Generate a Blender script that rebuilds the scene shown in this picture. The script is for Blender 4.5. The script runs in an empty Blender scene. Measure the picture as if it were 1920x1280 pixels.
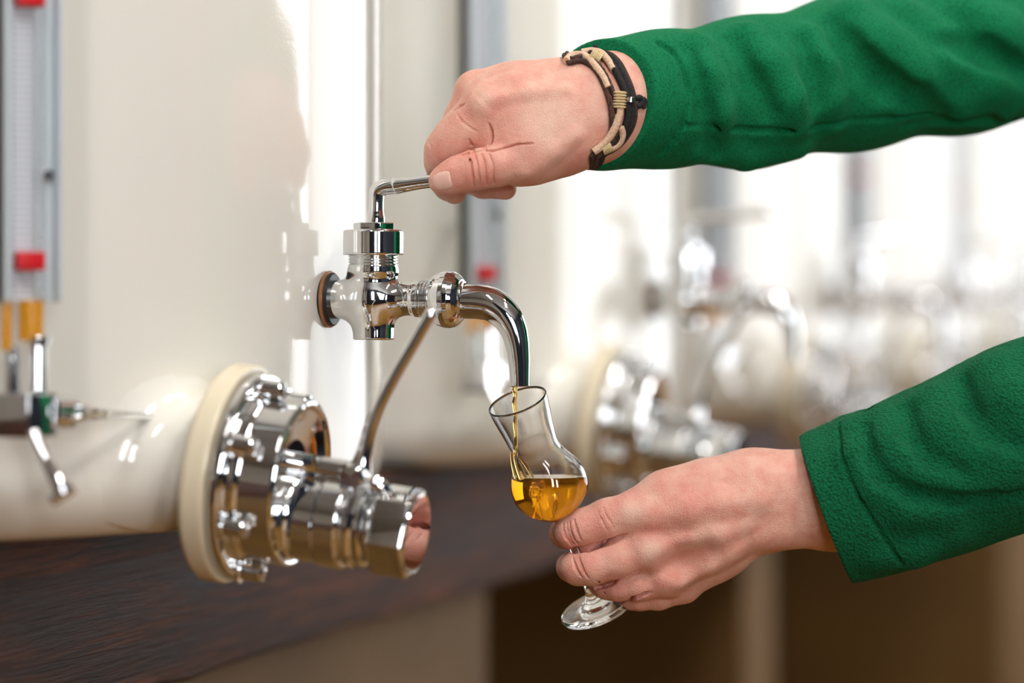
import bpy, bmesh, math, random
import numpy as np
from mathutils import Vector, Matrix
random.seed(7); np.random.seed(7)

# ------------------------------------------------------------------ camera model
F = 6000.0      # focal length in pixels of the 1920 wide frame
HY = 560.0      # horizon row
CH = 1.20       # camera height
def P(px, py, z):
    return Vector(((px-960.0)/F*z, z, CH-(py-HY)/F*z))
AZ = math.radians(16.2)                   # rows run 16.2 deg off the view axis
PITCH = Vector((0.29*0.829, 0.829, 0.0))  # tank spacing
C = bpy.context.scene.collection
sc = bpy.context.scene

# ------------------------------------------------------------------ object helpers
def link(o, parent=None):
    C.objects.link(o)
    if parent is not None: o.parent = parent
    return o
def setp(o, label=None, cat=None, group=None, kind=None):
    if label: o['label'] = label
    if cat: o['category'] = cat
    if group: o['group'] = group
    if kind: o['kind'] = kind
    return o
def empty(name, loc=(0,0,0), rot=(0,0,0), **k):
    o = bpy.data.objects.new(name, None); o.empty_display_size = .02
    o.location = loc; o.rotation_euler = rot
    link(o); setp(o, **k); return o
def from_bm(name, bm, mat, parent=None, smooth=True, angle=None):
    bmesh.ops.recalc_face_normals(bm, faces=bm.faces[:])
    me = bpy.data.meshes.new(name); bm.to_mesh(me); bm.free()
    for p in me.polygons: p.use_smooth = smooth
    me.materials.append(mat)
    o = bpy.data.objects.new(name, me); link(o, parent)
    if smooth:
        try: me.set_sharp_from_angle(angle=math.radians(angle or 38))
        except Exception: pass
    return o
def part(name, bm, mat, parent, label=None, **k):
    o = from_bm(name, bm, mat, parent, **k)
    if label: o['label'] = label
    return o
def copy_tree(o, parent=None):
    c = o.copy(); C.objects.link(c)
    if parent is not None:
        c.parent = parent
    for ch in list(o.children): copy_tree(ch, c)
    return c
def frame_x(d):
    """matrix whose local X is d, local Z as upright as can be"""
    d = Vector(d).normalized(); up = Vector((0,0,1))
    if abs(d.z) > .99: up = Vector((0,1,0))
    y = up.cross(d).normalized(); z = d.cross(y)
    return Matrix((d, y, z)).transposed().to_4x4()
def bm_lathe(bm, prof, o=(0,0,0), d=(1,0,0), seg=48):
    """prof: (t along d, radius)"""
    M = frame_x(d); o = Vector(o); rings = []
    pp = [prof[0]]
    for a, b in zip(prof, prof[1:]):       # support loops keep flat runs flat when smooth-shaded
        l = math.hypot(b[0]-a[0], b[1]-a[1])
        if l > .0022:
            for f_ in (.0004/l, 1-.0004/l): pp.append((a[0]+(b[0]-a[0])*f_, a[1]+(b[1]-a[1])*f_))
        pp.append(b)
    for t, r in pp:
        if r <= 1e-7:
            rings.append([bm.verts.new(o + M @ Vector((t,0,0)))])
        else:
            rings.append([bm.verts.new(o + M @ Vector((t, r*math.cos(2*math.pi*i/seg), r*math.sin(2*math.pi*i/seg)))) for i in range(seg)])
    for a, b in zip(rings, rings[1:]):
        if len(a) == 1 and len(b) == 1: continue
        for i in range(seg):
            j = (i+1) % seg
            if len(a) == 1: bm.faces.new((a[0], b[i], b[j]))
            elif len(b) == 1: bm.faces.new((a[i], b[0], a[j]))
            else: bm.faces.new((a[i], b[i], b[j], a[j]))
    return bm
def lathe(prof, o=(0,0,0), d=(1,0,0), seg=48):
    return bm_lathe(bmesh.new(), prof, o, d, seg)
def cyl_prof(t0, t1, r, b=0.0008):
    return [(t0,0),(t0,r-b),(t0+b*.3,r-b*.3),(t0+b,r),(t1-b,r),(t1-b*.3,r-b*.3),(t1,r-b),(t1,0)]
def catmull(pts, n=8):
    pts = [np.array(p, float) for p in pts]; out = []
    ext = [2*pts[0]-pts[1]] + pts + [2*pts[-1]-pts[-2]]
    for i in range(1, len(ext)-2):
        p0,p1,p2,p3 = ext[i-1:i+3]
        for k in range(n):
            t = k/n
            out.append(.5*((2*p1)+(-p0+p2)*t+(2*p0-5*p1+4*p2-p3)*t*t+(-p0+3*p1-3*p2+p3)*t**3))
    out.append(pts[-1]); return out
def bm_tube(bm, pts, n=8, seg=20, cap0=True, cap1=True, sub=True, round_end=False, flat=None):
    """pts: (x,y,z,r)"""
    q = catmull(pts, n) if sub else [np.array(p, float) for p in pts]
    ps = [Vector(p[:3]) for p in q]; rs = [max(p[3], 1e-5) for p in q]
    if round_end:
        r = rs[-1]; dd = (ps[-1]-ps[-2]).normalized()
        base = ps[-1].copy()
        for a in (25, 50, 70, 84):
            ps.append(base+dd*r*math.sin(math.radians(a))); rs.append(r*math.cos(math.radians(a)))
    up = None; rings = []
    for i, p in enumerate(ps):
        d = (ps[min(i+1,len(ps)-1)]-ps[max(i-1,0)]).normalized()
        if up is None:
            up = Vector((0,1,0)) if abs(d.y) < .8 else Vector((0,0,1))
        u = (up - d*up.dot(d)).normalized(); w = d.cross(u); up = u
        f = flat or 1.0
        rings.append([bm.verts.new(p + (u*math.cos(2*math.pi*k/seg)*f + w*math.sin(2*math.pi*k/seg))*rs[i]) for k in range(seg)])
    for a, b in zip(rings, rings[1:]):
        for k in range(seg):
            j = (k+1) % seg
            bm.faces.new((a[k], a[j], b[j], b[k]))
    if cap0: bm.faces.new(rings[0])
    if cap1: bm.faces.new(rings[-1])
    return bm
def tube(pts, **k): return bm_tube(bmesh.new(), pts, **k)
def bm_box(bm, c, s, bev=0.0, rotz=0.0):
    r = bmesh.ops.create_cube(bm, size=1.0); vs = r['verts']
    M = Matrix.Translation(Vector(c)) @ Matrix.Rotation(rotz, 4, 'Z') @ Matrix.Diagonal((s[0], s[1], s[2], 1))
    bmesh.ops.transform(bm, matrix=M, verts=vs)
    if bev > 0:
        es = list({e for v in vs for e in v.link_edges})
        bmesh.ops.bevel(bm, geom=es, offset=bev, segments=3, profile=.5, affect='EDGES')
    return bm
def box(c, s, bev=0.0, rotz=0.0): return bm_box(bmesh.new(), c, s, bev, rotz)
def hexprism(t0, t1, r, o, d, seg=6, rot=0.0, b=0.0015):
    """hexagonal nut along d with chamfered rims"""
    M = frame_x(d); o = Vector(o); bm = bmesh.new(); rings = []
    for t, rr in ((t0, r*.94), (t0+b, r), (t1-b, r), (t1-b*.3, r*.97), (t1, r*.95)):
        rings.append([bm.verts.new(o + M @ Vector((t, rr*math.cos(rot+2*math.pi*i/seg), rr*math.sin(rot+2*math.pi*i/seg)))) for i in range(seg)])
    for a, c in zip(rings, rings[1:]):
        for i in range(seg):
            j = (i+1) % seg; bm.faces.new((a[i], c[i], c[j], a[j]))
    bm.faces.new(rings[0]); bm.faces.new(rings[-1])
    es = [e for e in bm.edges]
    bmesh.ops.bevel(bm, geom=es, offset=b*.35, segments=3, profile=.5, affect='EDGES')
    return bm

# ------------------------------------------------------------------ materials
def srgb(r, g, b):
    f = lambda c: (c/255/12.92) if c/255 <= .04045 else ((c/255+.055)/1.055)**2.4
    return (f(r), f(g), f(b), 1)
class NT:
    def __init__(s, name):
        s.m = bpy.data.materials.new(name); s.m.use_nodes = True
        s.t = s.m.node_tree; s.n = s.t.nodes; s.l = s.t.links
        s.b = s.n['Principled BSDF']
    def add(s, typ, **k):
        n = s.n.new(typ)
        for a, v in k.items(): setattr(n, a, v)
        return n
    def set(s, node, **k):
        for a, v in k.items(): node.inputs[a.replace('_', ' ')].default_value = v
    def coord(s, scale=(1,1,1), out='Object', rot=(0,0,0)):
        c = s.add('ShaderNodeTexCoord'); m = s.add('ShaderNodeMapping')
        m.inputs['Scale'].default_value = scale; m.inputs['Rotation'].default_value = rot
        s.l.new(c.outputs[out], m.inputs[0]); return m.outputs[0]
    def noise(s, vec, scale, detail=3, rough=.5, dist=0):
        n = s.add('ShaderNodeTexNoise'); s.l.new(vec, n.inputs['Vector'])
        n.inputs['Scale'].default_value = scale; n.inputs['Detail'].default_value = detail
        n.inputs['Roughness'].default_value = rough; n.inputs['Distortion'].default_value = dist
        return n.outputs['Fac']
    def voro(s, vec, scale, feature='F1'):
        n = s.add('ShaderNodeTexVoronoi', feature=feature); s.l.new(vec, n.inputs['Vector'])
        n.inputs['Scale'].default_value = scale; return n.outputs['Distance']
    def ramp(s, fac, stops):
        n = s.add('ShaderNodeValToRGB'); s.l.new(fac, n.inputs[0]); e = n.color_ramp.elements
        while len(e) < len(stops): e.new(.5)
        for i, (p, c) in enumerate(stops): e[i].position = p; e[i].color = c
        return n.outputs[0]
    def math(s, op, a, b):
        n = s.add('ShaderNodeMath', operation=op)
        for i, v in enumerate((a, b)):
            if isinstance(v, (int, float)): n.inputs[i].default_value = v
            else: s.l.new(v, n.inputs[i])
        return n.outputs[0]
    def mix(s, fac, a, b, mode='MIX'):
        n = s.add('ShaderNodeMix', data_type='RGBA', blend_type=mode)
        for i, v in ((0, fac), (6, a), (7, b)):
            if isinstance(v, (int, float, tuple)): n.inputs[i].default_value = v
            else: s.l.new(v, n.inputs[i])
        return n.outputs[2]
    def bump(s, h, strength=.5, dist=.001, prev=None):
        n = s.add('ShaderNodeBump'); s.l.new(h, n.inputs['Height'])
        n.inputs['Strength'].default_value = strength; n.inputs['Distance'].default_value = dist
        if prev is not None: s.l.new(prev, n.inputs['Normal'])
        return n.outputs[0]
    def out_bump(s, b): s.l.new(b, s.b.inputs['Normal'])
def plain(name, col, rough=.5, metal=0.0, **k):
    t = NT(name); t.set(t.b, Base_Color=col, Roughness=rough, Metallic=metal)
    v = t.noise(t.coord(), 60, 2)
    t.l.new(t.math('ADD', t.math('MULTIPLY', v, .04), rough-.02), t.b.inputs['Roughness'])
    for a, x in k.items(): t.b.inputs[a.replace('_', ' ')].default_value = x
    return t.m

def m_chrome(name='chrome', col=(.86,.87,.88,1), rough=.035):
    t = NT(name); t.set(t.b, Base_Color=col, Metallic=1.0, Roughness=rough)
    v = t.coord()
    sm = t.ramp(t.noise(v, 45, 5, .65), [(.45, (rough,)*3+(1,)), (.8, (rough+.07,)*3+(1,))])
    t.l.new(sm, t.b.inputs['Roughness'])
    return t.m
CHROME = m_chrome()
CHROME_F = m_chrome('worn_chrome', (.80,.81,.82,1), .09)
BLACKR = plain('black_rubber', srgb(28,26,26), .45)
COPPER = plain('old_copper', srgb(176,122,84), .35, .8)

t = NT('cream_tank_paint'); t.set(t.b, Base_Color=srgb(233,230,221), Roughness=.09, IOR=1.55)
v = t.coord()
h = t.math('ADD', t.noise(v, 420, 2, .5), t.math('MULTIPLY', t.noise(v, 28, 2), 1.5))
t.out_bump(t.bump(h, .10, .0006)); t.set(t.b, Coat_Weight=.3, Coat_Roughness=.06)
PAINT = t.m
t = NT('cream_flange_paint'); t.set(t.b, Base_Color=srgb(231,218,190), Roughness=.22, IOR=1.5)
v = t.coord(); t.out_bump(t.bump(t.noise(v, 160, 3), .25, .0008)); PAINT_F = t.m

t = NT('dark_timber')
v = t.coord((1,1,1)); vs = t.coord((1.2, 20, 20)); vf = t.coord((6, 160, 160))
warp = t.noise(v, 5, 2)
g1 = t.noise(vs, 3.0, 6, .65, .8); g2 = t.noise(vf, 2.0, 4, .7, .3)
col = t.ramp(g1, [(.32, srgb(26,11,4)), (.47, srgb(62,31,15)), (.60, srgb(92,50,27)), (.75, srgb(128,78,46))])
col = t.mix(t.math('MULTIPLY', t.ramp(g2, [(.45,(0,0,0,1)),(.6,(1,1,1,1))]), .7), col, srgb(18,8,4))
kn = t.add('ShaderNodeTexVoronoi'); t.l.new(t.coord((3.2, 8, 8)), kn.inputs['Vector']); kn.inputs['Scale'].default_value = 1.0
kf = t.ramp(kn.outputs['Distance'], [(.10, (1,1,1,1)), (.22, (0,0,0,1))])
col = t.mix(kf, col, srgb(20,9,6))
t.l.new(col, t.b.inputs['Base Color'])
t.l.new(t.math('ADD', t.math('MULTIPLY', g1, .25), .46), t.b.inputs['Roughness']); t.b.inputs['Specular IOR Level'].default_value = .17
hh = t.math('ADD', t.math('MULTIPLY', g1, 1.2), t.math('SUBTRACT', g2, t.math('MULTIPLY', kf, .8)))
t.out_bump(t.bump(hh, .6, .0016)); TIMBER = t.m

t = NT('ochre_masonry'); v = t.coord()
n = t.noise(v, 3, 4)
t.l.new(t.ramp(n, [(.3, srgb(92,62,16)), (.7, srgb(112,80,28))]), t.b.inputs['Base Color'])
t.set(t.b, Roughness=.8); t.out_bump(t.bump(t.noise(v, 60, 4), .4, .003)); MASON = t.m

t = NT('floor_boards'); v = t.coord((1,1,1))
br = t.add('ShaderNodeTexBrick'); t.l.new(v, br.inputs['Vector'])
br.offset = .5; t.set(br, Color1=srgb(170,124,52), Color2=srgb(140,98,38), Mortar=srgb(50,32,14), Scale=1.0, Mortar_Size=.004, Brick_Width=1.4, Row_Height=.14)
gr = t.noise(t.coord((1.5,30,1)), 4, 5, .6)
t.l.new(t.mix(t.math('MULTIPLY', gr, .6), br.outputs[0], srgb(92,60,22)), t.b.inputs['Base Color'])
t.set(t.b, Roughness=.45); FLOORM = t.m
def wallmat(name, c1, c2, rough=.85):
    t = NT(name); v = t.coord()
    t.l.new(t.ramp(t.noise(v, 2.2, 5), [(.3, c1), (.7, c2)]), t.b.inputs['Base Color'])
    t.set(t.b, Roughness=rough); t.out_bump(t.bump(t.noise(v, 90, 3), .3, .002)); return t.m
WALL_DARK = wallmat('brown_wall', srgb(44,28,14), srgb(62,42,24))
WALL_PLAS = wallmat('plaster_wall', srgb(214,208,196), srgb(228,222,212))
WALL_NAVY = wallmat('slate_wall', srgb(26,32,46), srgb(36,42,58))
WALL_ORNG = wallmat('orange_brown_wood', srgb(150,82,34), srgb(176,102,48), .5)
CEIL = wallmat('ceiling_plaster', srgb(158,156,152), srgb(176,173,168))
def emit(name, col, s):
    m = bpy.data.materials.new(name); m.use_nodes = True; n = m.node_tree.nodes; n.clear()
    e = n.new('ShaderNodeEmission'); o = n.new('ShaderNodeOutputMaterial')
    e.inputs[0].default_value = col; e.inputs[1].default_value = s
    m.node_tree.links.new(e.outputs[0], o.inputs[0]); return m
FRAME_W = plain('window_frame_paint', srgb(225,224,220), .5)

t = NT('skin'); v = t.coord()
at = t.add('ShaderNodeAttribute', attribute_name='tone')
blot = t.noise(v, 95, 4, .6); fine = t.noise(v, 900, 3, .6)
base = t.mix(t.ramp(blot, [(.38,(0,0,0,1)),(.66,(1,1,1,1))]), srgb(240,188,168), srgb(230,160,142))
sep = t.add('ShaderNodeSeparateColor'); t.l.new(at.outputs['Color'], sep.inputs[0])
base = t.mix(t.math('MULTIPLY', sep.outputs[0], .4), base, srgb(222,128,116))
base = t.mix(t.math('MULTIPLY', sep.outputs[1], .5), base, srgb(252,222,200))
base = t.mix(t.math('MULTIPLY', fine, .18), base, srgb(210,140,122))
t.l.new(base, t.b.inputs['Base Color'])
t.set(t.b, Roughness=.42, Subsurface_Weight=.06, Subsurface_Scale=.0015, IOR=1.4)
t.b.inputs['Subsurface Radius'].default_value = (1, .35, .2)
cr = t.voro(t.coord((1,1,1)), 750, 'DISTANCE_TO_EDGE')
crx = t.noise(t.coord((1500,260,260)), 1.0, 2, .5, .4)
hh = t.math('ADD', t.math('MULTIPLY', t.math('MINIMUM', cr, .25), 2.0), t.math('MULTIPLY', crx, .9))
hh = t.math('ADD', hh, t.math('MULTIPLY', t.noise(v, 260, 3), 1.2))
t.out_bump(t.bump(hh, .7, .0005)); SKIN = t.m
NAIL = plain('fingernail', srgb(240,190,176), .22, 0, Subsurface_Weight=.2, Subsurface_Scale=.002)

def fleece(name, scale, strength, dist):
    t = NT(name); v = t.coord()
    w = t.add('ShaderNodeTexNoise'); t.l.new(v, w.inputs['Vector']); w.inputs['Scale'].default_value = 200
    vv = t.add('ShaderNodeVectorMath', operation='ADD'); sc_ = t.add('ShaderNodeVectorMath', operation='SCALE'); sc_.inputs[3].default_value = .002
    t.l.new(w.outputs['Color'], sc_.inputs[0]); t.l.new(v, vv.inputs[0]); t.l.new(sc_.outputs[0], vv.inputs[1])
    c = t.voro(vv.outputs[0], scale, 'SMOOTH_F1'); 
    fuzz = t.noise(v, scale*3, 3, .7)
    f = t.math('MULTIPLY', c, 1.0)
    col = t.ramp(f, [(.15, srgb(14,122,78)), (.5, srgb(6,102,62)), (.85, srgb(2,70,42))])
    col = t.mix(t.math('MULTIPLY', t.noise(v, 30, 3), .35), col, srgb(12,112,72))
    t.l.new(col, t.b.inputs['Base Color'])
    t.set(t.b, Roughness=.92, Sheen_Weight=.15, Sheen_Roughness=.5); t.b.inputs['Specular IOR Level'].default_value = .175
    t.b.inputs['Sheen Tint'].default_value = srgb(90,190,140)
    hh = t.math('SUBTRACT', t.math('MULTIPLY', fuzz, .35), f)
    t.out_bump(t.bump(hh, strength, dist)); return t.m
FLEECE_IN = fleece('green_fleece', 640, 1.0, .0032)
FLEECE_UP = fleece('green_fleece_smooth', 900, .35, .0008)

t = NT('clear_glass'); t.set(t.b, Base_Color=(1,1,1,1), Roughness=0.0, IOR=1.47, Transmission_Weight=1.0); GLASS = t.m
t = NT('pale_spirit'); t.set(t.b, Base_Color=(1.0,.72,.26,1), Roughness=0.0, IOR=1.34, Transmission_Weight=1.0); PALE = t.m
t = NT('amber_spirit')
t.set(t.b, Base_Color=(1.0,.43,.012,1), Roughness=0.0, IOR=1.34, Transmission_Weight=.84)
va = t.add('ShaderNodeVolumeAbsorption'); va.inputs['Color'].default_value = (1.0,.60,.06,1); va.inputs['Density'].default_value = 6
t.l.new(va.outputs[0], t.n['Material Output'].inputs['Volume']); AMBER = t.m

# ------------------------------------------------------------------ signed-distance modelling
class Field:
    def __init__(s, lo, hi, h):
        s.o = np.array(lo, float); s.h = h
        s.n = np.ceil((np.array(hi)-s.o)/h).astype(int)+1
        s.V = np.full(tuple(s.n), .03, np.float32)
        s.ax = [s.o[i]+h*np.arange(s.n[i]) for i in range(3)]
    def crop(s, lo, hi):
        a = np.clip(np.floor((np.array(lo)-s.o)/s.h).astype(int), 0, s.n)
        b = np.clip(np.ceil((np.array(hi)-s.o)/s.h).astype(int)+1, 0, s.n)
        if (b <= a).any(): return None, None
        sl = tuple(slice(a[i], b[i]) for i in range(3))
        g = [s.ax[i][sl[i]].astype(np.float32) for i in range(3)]
        return sl, (g[0][:,None,None], g[1][None,:,None], g[2][None,None,:])
    def seg(s, g, a, b, ra, rb):
        a = np.array(a, np.float32); b = np.array(b, np.float32); ab = b-a; L = float(ab@ab)+1e-12
        x, y, z = (g[i]-a[i] for i in range(3))
        t = np.clip((x*ab[0]+y*ab[1]+z*ab[2])/L, 0, 1)
        return np.sqrt((x-t*ab[0])**2+(y-t*ab[1])**2+(z-t*ab[2])**2) - (ra+(rb-ra)*t)
    def op(s, sl, d, k, sub=False):
        v = s.V[sl]
        if sub:
            e = -d
            hh = np.maximum(k-np.abs(v-e), 0)/k if k > 0 else 0
            s.V[sl] = np.maximum(v, e)+hh*hh*k*.25
        else:
            hh = np.maximum(k-np.abs(v-d), 0)/k if k > 0 else 0
            s.V[sl] = np.minimum(v, d)-hh*hh*k*.25
    def cone(s, a, b, ra, rb, k=.006, sub=False):
        a = np.array(a, float); b = np.array(b, float); m = max(ra, rb)+k+.012
        sl, g = s.crop(np.minimum(a,b)-m, np.maximum(a,b)+m)
        if sl is None: return
        s.op(sl, s.seg(g, a, b, ra, rb), k, sub)
    def chain(s, pts, k=.005, sub=False):
        for p, q in zip(pts, pts[1:]): s.cone(p[0], q[0], p[1], q[1], k, sub)
    def plane(s, p, n, lim=None):
        """removes what lies on the n side of p"""
        p = np.array(p, float); n = np.array(n, float); n /= np.linalg.norm(n)
        sl, g = s.crop(s.o, s.o+s.h*s.n) if lim is None else s.crop(*lim)
        d = (g[0]-p[0])*n[0]+(g[1]-p[1])*n[1]+(g[2]-p[2])*n[2]
        s.V[sl] = np.maximum(s.V[sl], d)
    def cyl(s, a, b, r, k=.004, rd=.001, sub=False):
        a = np.array(a, np.float32); b = np.array(b, np.float32); m = r+k+.012
        sl, g = s.crop(np.minimum(a,b)-m, np.maximum(a,b)+m)
        ab = b-a; L = float(np.linalg.norm(ab)); u = ab/L
        x, y, z = (g[i]-(a[i]+b[i])/2 for i in range(3))
        t = x*u[0]+y*u[1]+z*u[2]
        rr = np.sqrt(np.maximum((x-t*u[0])**2+(y-t*u[1])**2+(z-t*u[2])**2, 0))
        dx = rr-(r-rd); dy = np.abs(t)-(L/2-rd)
        d = np.minimum(np.maximum(dx,dy),0)+np.sqrt(np.maximum(dx,0)**2+np.maximum(dy,0)**2)-rd
        s.op(sl, d, k, sub)
    def sample(s, p):
        q = (np.asarray(p, float)-s.o)/s.h; q = np.clip(q, 0, s.n-1.001); i = q.astype(int); f = q-i
        r = 0
        for dx in (0,1):
            for dy in (0,1):
                for dz in (0,1):
                    w = (f[...,0] if dx else 1-f[...,0])*(f[...,1] if dy else 1-f[...,1])*(f[...,2] if dz else 1-f[...,2])
                    r = r+w*s.V[i[...,0]+dx, i[...,1]+dy, i[...,2]+dz]
        return r
    def grad(s, p):
        p = np.asarray(p, float); g = np.zeros(p.shape)
        for i in range(3):
            e = np.zeros(3); e[i] = s.h
            g[..., i] = s.sample(p+e)-s.sample(p-e)
        return g/(np.linalg.norm(g, axis=-1, keepdims=True)+1e-9)
    def hit(s, px, py, z0=None):
        """surface point met by the sight line through pixel px,py"""
        zz = np.arange(s.o[1], s.o[1]+s.h*(s.n[1]-1), s.h*.5)
        pts = np.stack([(px-960)/F*zz, zz, CH-(py-HY)/F*zz], 1)
        ok = ((pts >= s.o) & (pts <= s.o+s.h*(s.n-1))).all(1)
        pts = pts[ok]
        if len(pts) == 0: return None
        v = s.sample(pts); w = np.where(v < 0)[0]
        if len(w) == 0: return pts[np.argmin(v)]
        return pts[w[0]]
    def groove(s, pix, r, k=.0015, sink=0.0):
        ps = [s.hit(*q[:2]) for q in pix]; ps = [p for p in ps if p is not None]
        n = len(ps)
        gs = [s.grad(p) for p in ps]
        rad = [r*(q[2] if len(q) > 2 else 1.0) for q in pix]
        ps = [p-g*sink for p, g in zip(ps, gs)]
        for i in range(n-1): s.cone(ps[i], ps[i+1], rad[i], rad[i+1], k, True)
    def slit(s, pix, w=.0007, depth=.003, flare=1.5):
        ps = [s.hit(*q[:2]) for q in pix]; gs = [s.grad(p) for p in ps]
        f = [(q[2] if len(q) > 2 else 1.0) for q in pix]
        for j in range(7):
            t = j/6; rr = w*(flare*(1-t)**2+.75)
            for i in range(len(ps)-1):
                s.cone(ps[i]-gs[i]*depth*t*f[i], ps[i+1]-gs[i+1]*depth*t*f[i+1], rr*max(f[i],.35), rr*max(f[i+1],.35), .0006, True)
    def ridge(s, pix, r, k=.004, sink=.6):
        ps = [s.hit(*q[:2]) for q in pix]
        gs = [s.grad(p) for p in ps]
        rad = [r*(q[2] if len(q) > 2 else 1.0) for q in pix]
        ps = [p-g*rr*sink for p, g, rr in zip(ps, gs, rad)]
        for i in range(len(ps)-1): s.cone(ps[i], ps[i+1], rad[i], rad[i+1], k)
    def mesh(s, smooth=2, newton=2):
        V = s.V; S = V < 0
        c = [(a,b,d) for a in (0,1) for b in (0,1) for d in (0,1)]
        def cor(A, k): a,b,d = k; return A[a:A.shape[0]-1+a, b:A.shape[1]-1+b, d:A.shape[2]-1+d]
        anyS = np.zeros(tuple(np.array(V.shape)-1), bool); allS = ~anyS
        for k in c: q = cor(S, k); anyS |= q; allS &= q
        act = np.argwhere(anyS & ~allS)
        idx = np.full(anyS.shape, -1, np.int32); idx[tuple(act.T)] = np.arange(len(act))
        vals = {k: V[act[:,0]+k[0], act[:,1]+k[1], act[:,2]+k[2]] for k in c}
        acc = np.zeros((len(act),3)); cnt = np.zeros(len(act))
        for k in c:
            for ax in range(3):
                if k[ax]: continue
                k2 = list(k); k2[ax] = 1; k2 = tuple(k2)
                a, b = vals[k], vals[k2]; m = (a < 0) != (b < 0)
                t = np.where(m, a/(a-b+1e-12), 0)
                p = np.tile(np.array(k, float), (len(act),1)); p[:,ax] += t
                acc += p*m[:,None]; cnt += m
        vert = s.o+(act+acc/cnt[:,None])*s.h
        quads = []
        for ax in range(3):
            a = [slice(None)]*3; b = [slice(None)]*3; a[ax] = slice(0,-1); b[ax] = slice(1,None)
            s0, s1 = S[tuple(a)], S[tuple(b)]
            o1, o2 = (ax+1)%3, (ax+2)%3
            for flip in (0,1):
                e = np.argwhere((s0 & ~s1) if flip == 0 else (~s0 & s1))
                e = e[(e[:,o1] > 0) & (e[:,o2] > 0) & (e[:,o1] < V.shape[o1]-1) & (e[:,o2] < V.shape[o2]-1)]
                q = []
                for d1, d2 in ((1,1),(0,1),(0,0),(1,0)):
                    w = e.copy(); w[:,o1] -= d1; w[:,o2] -= d2; q.append(idx[tuple(w.T)])
                q = np.stack(q, 1)
                if flip: q = q[:, ::-1]
                quads.append(q)
        quads = np.concatenate(quads); quads = quads[(quads >= 0).all(1)]
        e = np.concatenate([quads[:, [i, (i+1)%4]] for i in range(4)])
        for _ in range(smooth):
            n = np.bincount(e[:,0], minlength=len(vert))+np.bincount(e[:,1], minlength=len(vert))
            a = np.stack([np.bincount(e[:,0], vert[e[:,1],i], len(vert))+np.bincount(e[:,1], vert[e[:,0],i], len(vert)) for i in range(3)], 1)
            vert = np.where(n[:,None] > 0, .5*vert+.5*a/np.maximum(n,1)[:,None], vert)
        for _ in range(newton):
            vert = vert-s.grad(vert)*s.sample(vert)[:,None]
        return vert, quads
def np_mesh(name, verts, quads, mat, parent=None, origin=None, normals=None):
    o0 = np.array(origin if origin is not None else (0,0,0), float)
    me = bpy.data.meshes.new(name)
    n, q = len(verts), len(quads)
    me.vertices.add(n); me.vertices.foreach_set('co', (verts-o0).astype(np.float32).ravel())
    me.loops.add(q*4); me.loops.foreach_set('vertex_index', quads.astype(np.int32).ravel())
    me.polygons.add(q); me.polygons.foreach_set('loop_start', np.arange(0, q*4, 4, dtype=np.int32))
    me.update(calc_edges=True); me.validate()
    me.polygons.foreach_set('use_smooth', np.ones(len(me.polygons), bool))
    if normals is not None:
        me.normals_split_custom_set_from_vertices(normals.tolist())
    me.materials.append(mat)
    o = bpy.data.objects.new(name, me); link(o, parent); 
    if parent is None: o.location = o0
    return o
def ptn(px, py, d, z0): return np.array(P(px, py, z0+d/1000.0))
#%%SETTING
# ------------------------------------------------------------------ the room
def structure(name, bm, mat, **k):
    o = from_bm(name, bm, mat, None, smooth=False); o['kind'] = 'structure'; return o
XL0, XR, YB, YF, HC = -4.2, 3.4, -3.0, 10.9, 3.3
structure('floor', box(((XL0+XR)/2, (YB+YF)/2, -.05), (XR-XL0+.4, YF-YB+.4, .1)), FLOORM)
structure('ceiling', box(((XL0+XR)/2, (YB+YF)/2, HC+.05), (XR-XL0+.4, YF-YB+.4, .1)), CEIL)
structure('wall_left', box((XL0-.1, (YB+YF)/2, HC/2), (.2, YF-YB, HC)), WALL_PLAS)
structure('wall_back', box(((XL0+XR)/2, YF+.1, HC/2), (XR-XL0+.4, .2, HC)), WALL_DARK)
DAY = emit('daylight_pane', (.95,.97,1.0,1), 5.2)
DAY3 = emit('daylight_pane_dim', (.94,.97,1.0,1), 2.9)  # unseen far pane, emission turned down so the far tanks stay less bright
DAY2 = emit('daylight_pane_soft', (.95,.97,1.0,1), 20.0)
def wall_with_windows(name, along, fixed, a0, a1, wins, mat, thick=.2, sgn=1):
    """wall with real openings; along 'y' (fixed x) or 'x' (fixed y)"""
    bm = bmesh.new()
    def bb(u0, u1, z0, z1):
        if u1-u0 < 1e-4 or z1-z0 < 1e-4: return
        cu, su = (u0+u1)/2, u1-u0
        f = fixed+sgn*thick/2
        if along == 'y': bm_box(bm, (f, cu, (z0+z1)/2), (thick, su, z1-z0))
        else: bm_box(bm, (cu, f, (z0+z1)/2), (su, thick, z1-z0))
    u = a0
    for (w0, w1, z0, z1) in wins:
        bb(u, w0, 0, HC); bb(w0, w1, 0, z0); bb(w0, w1, z1, HC); u = w1
    bb(u, a1, 0, HC)
    structure(name, bm, mat)
WINR = [(2.95,4.7,.55,2.9), (4.73,9.8,.55,2.9)]
WINF = [(.55,1.15,1.1,2.9), (1.75,2.35,1.1,2.9)]
wall_with_windows('wall_right', 'y', XR, YB, YF, WINR, WALL_NAVY)
wall_with_windows('wall_front', 'x', YB, -1.2, XR, WINF, WALL_NAVY, sgn=-1)
structure('wall_front_left', box(((XL0-1.2)/2, YB-.1, HC/2), (-1.2-XL0, .2, HC)), WALL_PLAS)
structure('reflect_band_1', box(((XL0-1.2)/2, YB+.03, .08), (-1.2-XL0, .06, .12)), WALL_ORNG)  # unseen band, added so the chrome reflects an orange-brown beam opposite
structure('reflect_band_2', box((XL0+.03, -.6, .08), (.06, 4.6, .12)), WALL_ORNG)  # second unseen band along the left wall, added for chrome reflections
wn = 0
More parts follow.
